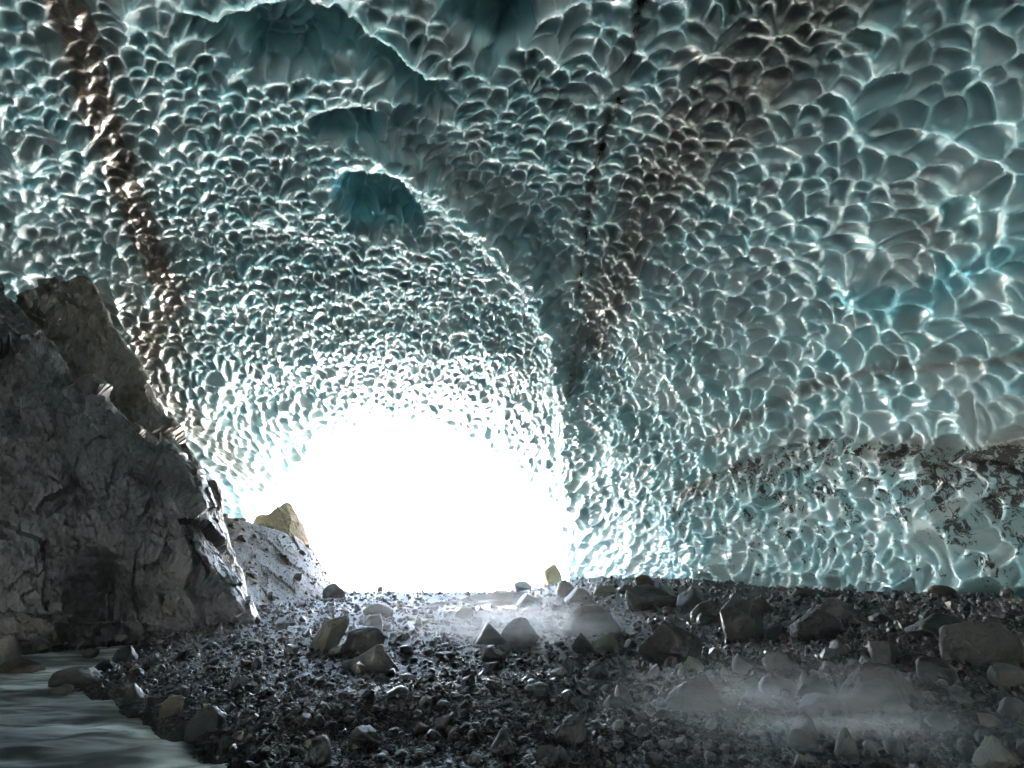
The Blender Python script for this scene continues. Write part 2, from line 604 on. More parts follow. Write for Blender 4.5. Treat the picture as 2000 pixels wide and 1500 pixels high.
# lip: each coarse outer step fans onto the fine inner rim with quads (degenerate fans avoided by extra rim row)
rim_in = (NR - 1) * NC + np.arange(NC)
xi_o = np.interp(np.arange(NC), oj_, np.arange(nco))
Prim = np.stack([np.interp(xi_o, np.arange(nco), Po[-1, :, k]) for k in range(3)], 1)
off2 = off + nro * nco
rim_out = off2 + np.arange(NC)
F_rim = np.stack([rim_in[:-1], rim_in[1:], rim_out[1:], rim_out[:-1]], 1)[:, ::-1]
V_all = np.concatenate([Pd.reshape(-1, 3), Po.reshape(-1, 3), Prim])
st_all = np.concatenate([stain.reshape(-1, 4), np.tile([0, 0, 0, 0.3], (nro * nco + NC, 1))])
F_all = np.concatenate([F_in, F_out, F_rim])
me = mesh_np('ice_vault', V_all, F_all, True, {'stain': st_all.astype(np.float32)})
ice = link('ice_vault', me, MAT_ICE, 'scalloped blue and white glacier ice arching over the whole gravel floor', None, None, 'structure')

# ------------------------------------------------------------------ ground
STREAM_Z = -0.30
SHORE_PX = [(-500, 1262), (0, 1274), (110, 1262), (250, 1247), (330, 1238), (400, 1236), (398, 1244), (330, 1250), (268, 1268), (225, 1300),
            (195, 1322), (170, 1345), (225, 1372), (290, 1398), (330, 1425), (400, 1448), (440, 1480), (500, 1530), (560, 1640), (-900, 1640)]
STREAM = [tuple(at_z(px, py, STREAM_Z)[:2]) for px, py in SHORE_PX]
POOL_PX = [(858, 1196), (880, 1188), (925, 1182), (955, 1176), (1000, 1171), (1015, 1174), (985, 1182), (1012, 1187), (985, 1193), (930, 1194), (890, 1200)]
POOL_Z = 0.10
POOL = [tuple(at_z(px, py, POOL_Z)[:2]) for px, py in POOL_PX]


def ground_z(x, y, detail=True):
    x, y = np.asarray(x, float), np.asarray(y, float)
    right = smooth(1.0, 11.0, x + 0.05 * (y - 13)) * 1.12 * smooth(2, 11, y)
    mid = 0.34 * smooth(9, 26, y)
    z = mid * (1 - smooth(1, 11, x)) + right
    z = z - 0.02
    # gravel bank that closes off the near foreground, with a shallow swale behind it
    z = z + 0.16 * np.exp(-((y - 8.6 - 0.10 * x - 0.5 * np.sin(x * 0.7)) / 1.1) ** 2) * smooth(-4.5, -2.5, x)
    z = z - 0.10 * np.exp(-((y - 11.5) / 1.6) ** 2 - ((x - 1.5) / 3.5) ** 2)
    # low bank far back that makes the skyline of the floor
    z = z + 0.16 * np.exp(-((y - 33 - 0.2 * x) / 2.2) ** 2) * smooth(-16, -12, x) * smooth(3, -2, x)
    z = z + 0.42 * np.exp(-((x - 5.5) / 4.0) ** 2) * smooth(18, 28, y)
    z = z - 1.6 * smooth(40, 50, y)
    z = z + 0.6 * smooth(-13, -22, x) * smooth(20, 30, y)
    z = z + 0.30 * fbm(x / 3.4, y / 3.4, x * 0 + 0.5, 3, 11) + 0.07 * fbm(x / 0.9, y / 0.9, x * 0 + 0.5, 3, 12)
    sd = poly_sd(x, y, STREAM)
    z = z * smooth(0.9, -0.6, sd) + np.minimum(z, STREAM_Z - 0.34) * (1 - smooth(0.9, -0.6, sd))
    bank = smooth(2.0, 0.0, -sd) * (sd < 0)
    z = np.where(sd < 0, z * (1 - 0.55 * bank) + (STREAM_Z + 0.05) * 0.55 * bank, z)
    sp = poly_sd(x, y, POOL)
    z = np.where(sp > -0.9, np.minimum(z, POOL_Z + 0.05 - 0.2 * smooth(-0.7, 0.6, sp)), z)
    return z


def ground_fine(x, y):
    z = ground_z(x, y)
    a = fbm(x / 0.22, y / 0.22, x * 0 + 2.5, 3, 21, ridged=False)
    b_ = np.abs(noise3(x / 0.12, y / 0.12, x * 0 + 0.7, 5))
    return z + 0.05 * a + 0.035 * b_


def hit_ground(px, py):
    r = ray(px, py)
    if r[2] > -0.002:
        r[2] = -0.002
    t = np.linspace(3.0, 60, 1500)
    X, Y, Z = r[0] * t, r[1] * t, CAM_Z + r[2] * t
    g = np.maximum(ground_z(X, Y), STREAM_Z)
    k = np.argmax(Z < g)
    if not (Z < g).any():
        k = len(t) - 1
    return np.array([X[k], Y[k], g[k]]), t[k]


gy = np.concatenate([np.linspace(-33, 3.2, 26), np.exp(np.linspace(math.log(3.4), math.log(62), 430))])
gs = np.linspace(-1, 1, 500)
GX = np.zeros((len(gy), len(gs)))
for i, y in enumerate(gy):
    hw = max(9.0, 1.22 * y) + 1.5
    hw = min(hw, 40)
    if y < 3.4:
        hw = 26
    GX[i] = gs * hw - 1.0
GY = np.repeat(gy[:, None], len(gs), 1)
GZ = np.where(GY > 2.5, ground_fine(GX, GY), ground_z(GX, GY))
m, n, p, _ = new_mat('wet_gravel_ground')
b = NB(n)
pos = b.pos()
v1 = b.node('ShaderNodeTexVoronoi')
v1.inputs['Scale'].default_value = 11.0
n.links.new(pos, v1.inputs['Vector'])
v2 = b.node('ShaderNodeTexVoronoi')
v2.inputs['Scale'].default_value = 34.0
n.links.new(pos, v2.inputs['Vector'])
sepc = b.node('ShaderNodeSeparateColor')
n.links.new(v1.outputs['Color'], sepc.inputs[0])
sepd = b.node('ShaderNodeSeparateColor')
n.links.new(v2.outputs['Color'], sepd.inputs[0])
big = b.noise(0.5, 4, 0.6, pos)
tone = b.math('ADD', b.math('MULTIPLY', sepc.outputs[0], 0.5), b.math('MULTIPLY', sepd.outputs[1], 0.5))
col = b.ramp(tone, [(0.1, (0.010, 0.011, 0.011)), (0.6, (0.030, 0.032, 0.031)), (1.0, (0.085, 0.084, 0.078))])
col = b.mix(b.maprange(big, 0.42, 0.66, 0, 0.6), col, (0.085, 0.075, 0.06, 1))
n.links.new(col, p.inputs['Base Color'])
n.links.new(b.maprange(sepd.outputs[0], 0, 1, 0.42, 0.8), p.inputs['Roughness'])
p.inputs['Specular IOR Level'].default_value = 0.18
hh = b.math('SUBTRACT', 1.0, b.math('ADD', b.math('MULTIPLY', v1.outputs['Distance'], 0.6), b.math('MULTIPLY', v2.outputs['Distance'], 0.4)))
n.links.new(b.bump(hh, 0.9, 0.06), p.inputs['Normal'])
MAT_GROUND = m
me = mesh_np('gravel_floor', np.stack([GX, GY, GZ], -1).reshape(-1, 3), grid_faces(len(gy), len(gs)), True)
link('gravel_ground', me, MAT_GROUND, 'dark wet gravel floor running out to the bright cave mouth', None, None, 'structure')

# snowfield outside, one sheet out to the horizon
m, n, p, _ = new_mat('old_snow')
b = NB(n)
pos = b.pos()
n.links.new(b.ramp(b.noise(0.12, 6, 0.6, pos), [(0.35, (0.62, 0.63, 0.63)), (0.65, (0.82, 0.83, 0.84))]), p.inputs['Base Color'])
p.inputs['Roughness'].default_value = 0.8
MAT_SNOW = m
sr = np.concatenate([np.linspace(0, 60, 20), np.geomspace(75, 6000, 30)])
sa = np.linspace(0, 2 * math.pi, 72, endpoint=False)
SV, SF = [], []
for r_ in sr[1:]:
    for a_ in sa:
        SV.append((r_ * math.cos(a_), 40 + r_ * math.sin(a_), 0))
SV = np.array(SV)
rad_ = np.hypot(SV[:, 0], SV[:, 1] - 40)
SV[:, 2] = -2.1 + 95 * smooth(120, 900, rad_) + 260 * smooth(900, 5000, rad_) + 0.35 * fbm(SV[:, 0] / 18, SV[:, 1] / 18, SV[:, 0] * 0, 3, 5) * smooth(52, 70, SV[:, 1])
nA = len(sa)
for i in range(len(sr) - 2):
    for j in range(nA):
        SF.append((i * nA + j, i * nA + (j + 1) % nA, (i + 1) * nA + (j + 1) % nA, (i + 1) * nA + j))
SF = np.array(SF)[:, ::-1]
link('snowfield', mesh_np('snowfield', SV, SF), MAT_SNOW, 'sunlit snow and pale ground outside the cave mouth', None, None, 'structure')


# ------------------------------------------------------------------ rock walls on the left
def sheet(name, rows, nu, nv, mat, label, cat, disp=(0.5, 0.18, 0.06), seed=1, kind=None, carve=None, streak=1.0):
    """rows: list of rows of world points (bottom to back); smooth patch with fractured relief along the normals"""
    R = np.array(rows, float)
    nr, ncx, _ = R.shape
    uu = np.linspace(0, ncx - 1, nu)
    vv = np.linspace(0, nr - 1, nv)
    A = np.zeros((nr, nu, 3))
    for i in range(nr):
        for k in range(3):
            A[i, :, k] = hermite(np.arange(ncx), R[i, :, k], uu)
    B = np.zeros((nv, nu, 3))
    lin = np.clip(vv, 0, nr - 1)
    i0 = np.minimum(lin.astype(int), nr - 2)
    f = (lin - i0)[:, None, None]
    B = A[i0] * (1 - f) + A[i0 + 1] * f
    for _ in range(6):                                         # soften the row joints
        B[1:-1] = 0.25 * B[:-2] + 0.5 * B[1:-1] + 0.25 * B[2:]
    Nn = grid_normals(B)
    cview = np.array([0, 0, 1.6]) - B
    if np.mean(np.sum(Nn[:nv // 2] * cview[:nv // 2], -1)) < 0:
        Nn = -Nn
        flip = True
    else:
        flip = False
    x, y, z = B[..., 0], B[..., 1], B[..., 2]
    s1 = x * 0.8 + z * 0.6
    s2 = -x * 0.6 + z * 0.8
    n1 = fbm(x / 3.2, y / 3.2, z / 3.2, 3, seed)
    n2 = fbm(s1 / (0.75 * streak), y / 1.0, s2 / (2.2 * streak), 4, seed + 3, ridged=True)
    n3 = fbm(s1 / 0.23, y / 0.3, s2 / 0.5, 4, seed + 7, ridged=True, gain=0.6)
    st = n1 * 2.3 + s2 * 0.5                                    # stepped ledges
    ledge_ = (st - np.floor(st)) - 0.5
    wq = 0.5 * n1
    fa = facets(s1 / 1.5 + wq + y * 0.45, s2 / 2.6 - wq, seed + 50) + 0.34 * facets(s1 / 0.55 + wq * 2 + y * 0.8, s2 / 1.0 + wq, seed + 60) + 0.10 * facets(s1 / 0.22 + wq * 3 + y * 1.6, s2 / 0.36, seed + 70)
    dd = disp[0] * n1 + disp[1] * 0.32 * n2 + disp[2] * 0.36 * n3 + disp[1] * 0.85 * fa
    if carve is not None:
        dd = dd + carve(B)
    B = B + Nn * dd[..., None]
    Fq = grid_faces(nv, nu)
    if flip:
        Fq = Fq[:, ::-1]
    me = mesh_np(name, B.reshape(-1, 3), Fq, False)
    # outward facing: check against the camera
    return link(name, me, mat, label, cat, None, kind), B


def facets(U, V, seed):
    iu, iv = np.floor(U), np.floor(V)
    f1 = np.full(U.shape, 9.0)
    h = np.zeros(U.shape)
    for a in range(-1, 2):
        for c in range(-1, 2):
            cu, cv = iu + a, iv + c
            du = U - (cu + 0.5 + (hash2(cu, cv, seed) - 0.5) * 0.9)
            dv = V - (cv + 0.5 + (hash2(cu, cv, seed + 1) - 0.5) * 0.9)
            p = du * du + dv * dv
            hh_ = (hash2(cu, cv, seed + 2) - 0.5) + 1.5 * (hash2(cu, cv, seed + 3) - 0.5) * du + 1.5 * (hash2(cu, cv, seed + 4) - 0.5) * dv
            m_ = p < f1
            h = np.where(m_, hh_, h)
            f1 = np.where(m_, p, f1)
    return h


def lerp(a, b_, t):
    return np.array(a) * (1 - t) + np.array(b_) * t


MAT_CLIFF = rock_material('dark_wet_cliff_rock', (0.019, 0.021, 0.023), (0.10, 0.104, 0.107), (0.055, 0.054, 0.052), 0.9, (0.24, 0.55), False,
                          ((1.25, 1.0, 0.8), (0, math.radians(35), 0)), 0.8)
MAT_CLIFF2 = rock_material('brown_grey_cliff_rock', (0.05, 0.046, 0.04), (0.20, 0.185, 0.16), (0.11, 0.09, 0.07), 0.7, (0.38, 0.7), False,
                           ((1.5, 1.0, 0.7), (0, math.radians(20), 0)), 0.8)
MAT_SCREE = rock_material('pale_scree', (0.032, 0.024, 0.016), (0.13, 0.104, 0.074), (0.115, 0.083, 0.05), 1.4, (0.5, 0.85), False, None, 0.9)
MAT_TAN = rock_material('tan_rock', (0.22, 0.165, 0.115), (0.52, 0.42, 0.31), (0.46, 0.31, 0.17), 1.0, (0.6, 0.9), False, None, 0.9)

# front cliff: base at the stream, ridge on the silhouette
ridge_px = [(-420, 300), (-200, 420), (0, 568), (85, 655), (150, 738), (230, 812), (300, 878), (365, 945), (420, 1025), (462, 1120), (492, 1212)]
base_px = [(-420, 1330), (-200, 1300), (0, 1276), (85, 1266), (150, 1260), (230, 1256), (300, 1252), (365, 1249), (420, 1245), (462, 1240), (496, 1234)]
dep_r = [14.0, 14.6, 15.2, 15.7, 16.2, 16.7, 17.2, 17.6, 18.0, 18.3, 18.6]
rows = [[], [], [], [], [], [], [], []]
for (rx, ry), (bx, by), dr in zip(ridge_px, base_px, dep_r):
    Bp = at_z(bx, by, -0.45)
    Bp = Bp * np.array([1, 0, 0]) + np.array([0, min(Bp[1], dr - 0.1), -0.6]) if Bp[1] > dr else Bp
    Bp = at_y(bx, by + 6, min(Bp[1], dr - 0.2))
    Bp[2] = -0.7
    Rp = at_y(rx, ry, dr)
    lowq = at_y(bx + 0.12 * (rx - bx), by + 0.12 * (ry - by), Bp[1] + 0.05)
    q2 = at_y(bx + 0.45 * (rx - bx), by + 0.45 * (ry - by), Bp[1] * 0.75 + dr * 0.25 - 0.7)
    q3 = at_y(bx + 0.78 * (rx - bx), by + 0.78 * (ry - by), Bp[1] * 0.35 + dr * 0.65 - 0.6)
    rows[0].append(Bp)
    rows[1].append(lowq)
    rows[2].append(q2)
    rows[3].append(q3)
    rows[4].append(Rp)
    rows[5].append(Rp + np.array([-0.9, 1.2, -0.3]))
    rows[6].append(Rp + np.array([-2.8, 3.0, -2.5]))
    rows[7].append(np.array([Rp[0] - 5.0, Rp[1] + 4.5, -1.2]))
def carve1(Bq):
    px_, py_, _ = project(Bq)
    hol = np.exp(-((px_ - 215 - (py_ - 1180) * 0.25) / 55) ** 2 - ((py_ - 1175) / 70) ** 2)
    lump = np.exp(-((px_ - 90) / 110) ** 2 - ((py_ - 1185) / 85) ** 2)
    but = np.exp(-((px_ - 380 - 0.25 * (py_ - 1100)) / 38) ** 2) * smooth(880, 960, py_)
    return -1.1 * hol + 0.5 * lump + 0.35 * but
CLIFF1, CB1 = sheet('rock_cliff', rows, 330, 300, MAT_CLIFF, 'huge dark wet rock face rising from the stream, the nearer of the two cliffs', 'cliff',
                    (0.5, 0.55, 0.22), 41, None, carve1)

# the brown-grey buttress behind it
ridge_px = [(-60, 640), (20, 600), (45, 578), (85, 562), (130, 547), (165, 546), (192, 585), (215, 640), (245, 698), (285, 775), (325, 840), (368, 900), (408, 972), (428, 1050), (470, 1170)]
dep_r = [16.6, 16.8, 17.0, 17.1, 17.3, 17.5, 17.8, 18.1, 18.5, 19.0, 19.6, 20.2, 20.9, 21.6, 22.4]
rows = [[], [], [], [], []]
for (rx, ry), dr in zip(ridge_px, dep_r):
    Rp = at_y(rx, ry, dr)
    rows[0].append(np.array([Rp[0] + 1.6, Rp[1] - 1.2, -0.8]))
    rows[1].append(Rp + np.array([0.55, -0.9, -(Rp[2] + 0.8) * 0.45]))
    rows[2].append(Rp)
    rows[3].append(Rp + np.array([-0.7, 1.3, -0.2]))
    rows[4].append(np.array([Rp[0] - 3.0, Rp[1] + 4.5, -1.0]))
CLIFF2, CB2 = sheet('rock_buttress', rows, 300, 200, MAT_CLIFF2, 'brown grey rock buttress with a blunt square top, standing behind the dark cliff', 'cliff',
                    (0.36, 0.42, 0.2), 143)

# scree slope at the mouth
top_px = [(380, 1000), (420, 1006), (455, 1014), (490, 1024), (520, 1030), (560, 1042), (592, 1066), (615, 1096), (636, 1128), (660, 1152), (700, 1170)]
bot_px = [(440, 1215), (470, 1212), (500, 1206), (530, 1202), (560, 1196), (590, 1192), (615, 1188), (640, 1184), (660, 1180), (680, 1177), (705, 1174)]
dt_ = np.linspace(30.0, 36.0, len(top_px))
rows = [[], [], [], [], []]
for i, ((tx, ty), (bx, by)) in enumerate(zip(top_px, bot_px)):
    T = at_y(tx, ty, dt_[i])
    Bp = at_y(bx, by, 20.5 + i * 1.15)
    rows[0].append(Bp + np.array([0.2, -0.4, -0.5]))
    rows[1].append(lerp(Bp, T, 0.35) + np.array([0, 0, -0.12]))
    rows[2].append(T)
    rows[3].append(T + np.array([-0.6, 1.2, -0.1]))
    rows[4].append(np.array([T[0] - 3, T[1] + 6, -2.0]))
SCREE, CB3 = sheet('scree_slope', rows, 240, 150, MAT_SCREE, 'pale stony scree slope running down from behind the cliffs to the cave mouth', 'scree slope',
                   (0.16, 0.12, 0.14), 77, None, None, 0.6)

# tan crag at the mouth, its base colour light and warm
ridge_px = [(470, 1050), (496, 1026), (508, 1012), (528, 1006), (545, 990), (556, 981), (570, 984), (580, 1003), (590, 1028), (598, 1056), (606, 1075), (618, 1092), (626, 1110), (650, 1150)]
rows = [[], [], [], [], []]
for i, (rx, ry) in enumerate(ridge_px):
    Rp = at_y(rx, ry, 38.0 + 0.12 * i)
    rows[0].append(np.array([Rp[0] + 0.5, Rp[1] - 2.6, 0.2]))
    rows[1].append(Rp + np.array([0.15, -1.0, -(Rp[2]) * 0.5]))
    rows[2].append(Rp)
    rows[3].append(Rp + np.array([-0.4, 0.9, -0.3]))
    rows[4].append(np.array([Rp[0] - 1.0, Rp[1] + 3.0, -2.0]))
CRAG, CB4 = sheet('rock_crag', rows, 130, 120, MAT_TAN, 'sharp tan rock spire above the scree at the cave mouth', 'crag',
                  (0.22, 0.30, 0.12), 215, None, None, 0.5)

# ------------------------------------------------------------------ water
m, n, p, _ = new_mat('milky_stream_water')
b = NB(n)
pos = b.pos()
flow = b.mapping(pos, (0.5, 2.0, 1.0), (0, 0, math.radians(14)))
w1 = b.noise(1.5, 4, 0.5, flow, 0.8)
w2 = b.noise(0.55, 3, 0.5, flow, 0.6)
foam = b.math('MULTIPLY', b.maprange(w1, 0.40, 0.64), b.maprange(w2, 0.28, 0.54), True)
n.links.new(b.mix(foam, (0.06, 0.067, 0.067, 1), (0.9, 0.89, 0.88, 1)), p.inputs['Base Color'])
n.links.new(b.maprange(foam, 0, 1, 0.28, 0.6), p.inputs['Roughness'])
p.inputs['IOR'].default_value = 1.33
MAT_WATER = m
wy_ = np.exp(np.linspace(math.log(2.0), math.log(22.5), 260))
ws = np.linspace(0, 1, 300)
WX = np.zeros((len(wy_), len(ws)))
for i, y in enumerate(wy_):
    WX[i] = (-1.3 * y - 3.0) + ws * (1.3 * y + 3.0 - 0.5)
WY = np.repeat(wy_[:, None], len(ws), 1)
fx = (WX * 0.97 + WY * 0.24)
fy = (-WX * 0.24 + WY * 0.97)
WZ = STREAM_Z + 0.16 * fbm(fx / 1.5, fy / 0.6, fx * 0 + 3, 3, 61) + 0.025 * fbm(fx / 0.5, fy / 0.16, fx * 0 + 1, 2, 62)
keepv = (poly_sd(WX, WY, STREAM) > -1.2)
Fw = grid_faces(len(wy_), len(ws))
kf = keepv.reshape(-1)[Fw].any(1)
link('stream_water', mesh_np('stream', np.stack([WX, WY, WZ], -1).reshape(-1, 3), Fw[kf]), MAT_WATER,
     'silky grey meltwater stream flowing past the foot of the dark cliff', None, None, 'structure')
px0, py0 = np.min(np.array(POOL), 0) - 0.8
px1, py1 = np.max(np.array(POOL), 0) + 0.8
QX, QY = np.meshgrid(np.linspace(px0, px1, 60), np.linspace(py0, py1, 60))
QZ = POOL_Z + 0.012 * fbm(QX / 0.4, QY / 0.4, QX * 0, 2, 9)
m, n, p, _ = new_mat('clear_pool_water')
p.inputs['Base Color'].default_value = (0.05, 0.06, 0.06, 1)
p.inputs['Roughness'].default_value = 0.06
kq = (poly_sd(QX, QY, POOL) > -0.8).reshape(-1)
Fq = grid_faces(60, 60)
link('pool_water', mesh_np('pool', np.stack([QX, QY, QZ], -1).reshape(-1, 3), Fq[kq[Fq].any(1)]), m,
     'shallow bright pool reflecting the sky near the cave mouth', None, None, 'structure')

# ------------------------------------------------------------------ boulders
ICO = {}
for lv in (1, 2, 3, 4, 5):
    bm = bmesh.new()
    bmesh.ops.create_icosphere(bm, subdivisions=lv, radius=1.0)
    bm.verts.ensure_lookup_table()
    ICO[lv] = (np.array([v.co[:] for v in bm.verts]), np.array([[v.index for v in f.verts] for f in bm.faces]))
    bm.free()


def rock_verts(seed, lv, cuts=11, roundness=0.25, rough=0.05, peak=None):
    """an angular stone: a sphere cut by random planes, then roughened; fills -0.5..0.5 x, y and 0..1 z"""
    rng = np.random.default_rng(seed)
    D, F = ICO[lv]
    nn = rng.normal(size=(cuts, 3))
    nn /= np.linalg.norm(nn, axis=1, keepdims=True)
    off_ = rng.uniform(0.45, 0.9, cuts)
    dots = D @ nn.T
    with np.errstate(divide='ignore'):
        r = np.where(dots > 0.05, off_ / np.maximum(dots, 0.05), 9.0)
    k = 55.0 * (1 - roundness) ** 2 + 5.0
    rmin = -np.log(np.sum(np.exp(-k * np.minimum(r, 1.05)), 1) + np.exp(-k * 1.05)) / k
    V = D * rmin[:, None]
    if rough > 0:
        q = V * 2.2 + seed * 3.7
        V = V + D * (rough * 1.4 * fbm(q[:, 0], q[:, 1], q[:, 2], 3, seed % 97)
                     + (rough * 1.2 * fbm(q[:, 0] * 3, q[:, 1] * 3, q[:, 2] * 3, 3, seed % 89, True) if lv > 2 else 0))[:, None]
    lo, hi = V.min(0), V.max(0)
    V = (V - lo) / (hi - lo)
    V[:, :2] -= 0.5
    if peak is not None:
        pk, tw = peak
        z = V[:, 2]
        w = 1 - (1 - tw) * z ** 1.15
        V[:, 0] = V[:, 0] * w + pk * z ** 1.15
        V[:, 1] = V[:, 1] * (0.35 + 0.65 * w)
        V[:, 0] = (V[:, 0] - V[:, 0].min()) / np.ptp(V[:, 0]) - 0.5
    return V, F


MAT_ROCK = {
    'dark': rock_material('dark_boulder', (0.010, 0.011, 0.012), (0.050, 0.051, 0.050), None, 1.6, (0.28, 0.6)),
    'grey': rock_material('grey_boulder', (0.018, 0.0185, 0.019), (0.088, 0.087, 0.084), (0.05, 0.047, 0.043), 1.6, (0.35, 0.65)),
    'pale': rock_material('pale_boulder', (0.035, 0.034, 0.033), (0.125, 0.123, 0.117), (0.075, 0.072, 0.066), 1.6, (0.4, 0.7)),
    'brown': rock_material('brown_boulder', (0.028, 0.022, 0.017), (0.105, 0.085, 0.064), (0.065, 0.053, 0.042), 1.6, (0.35, 0.65)),
    'olive': rock_material('olive_boulder', (0.05, 0.052, 0.04), (0.145, 0.145, 0.11), (0.09, 0.09, 0.068), 1.6, (0.4, 0.7)),
}
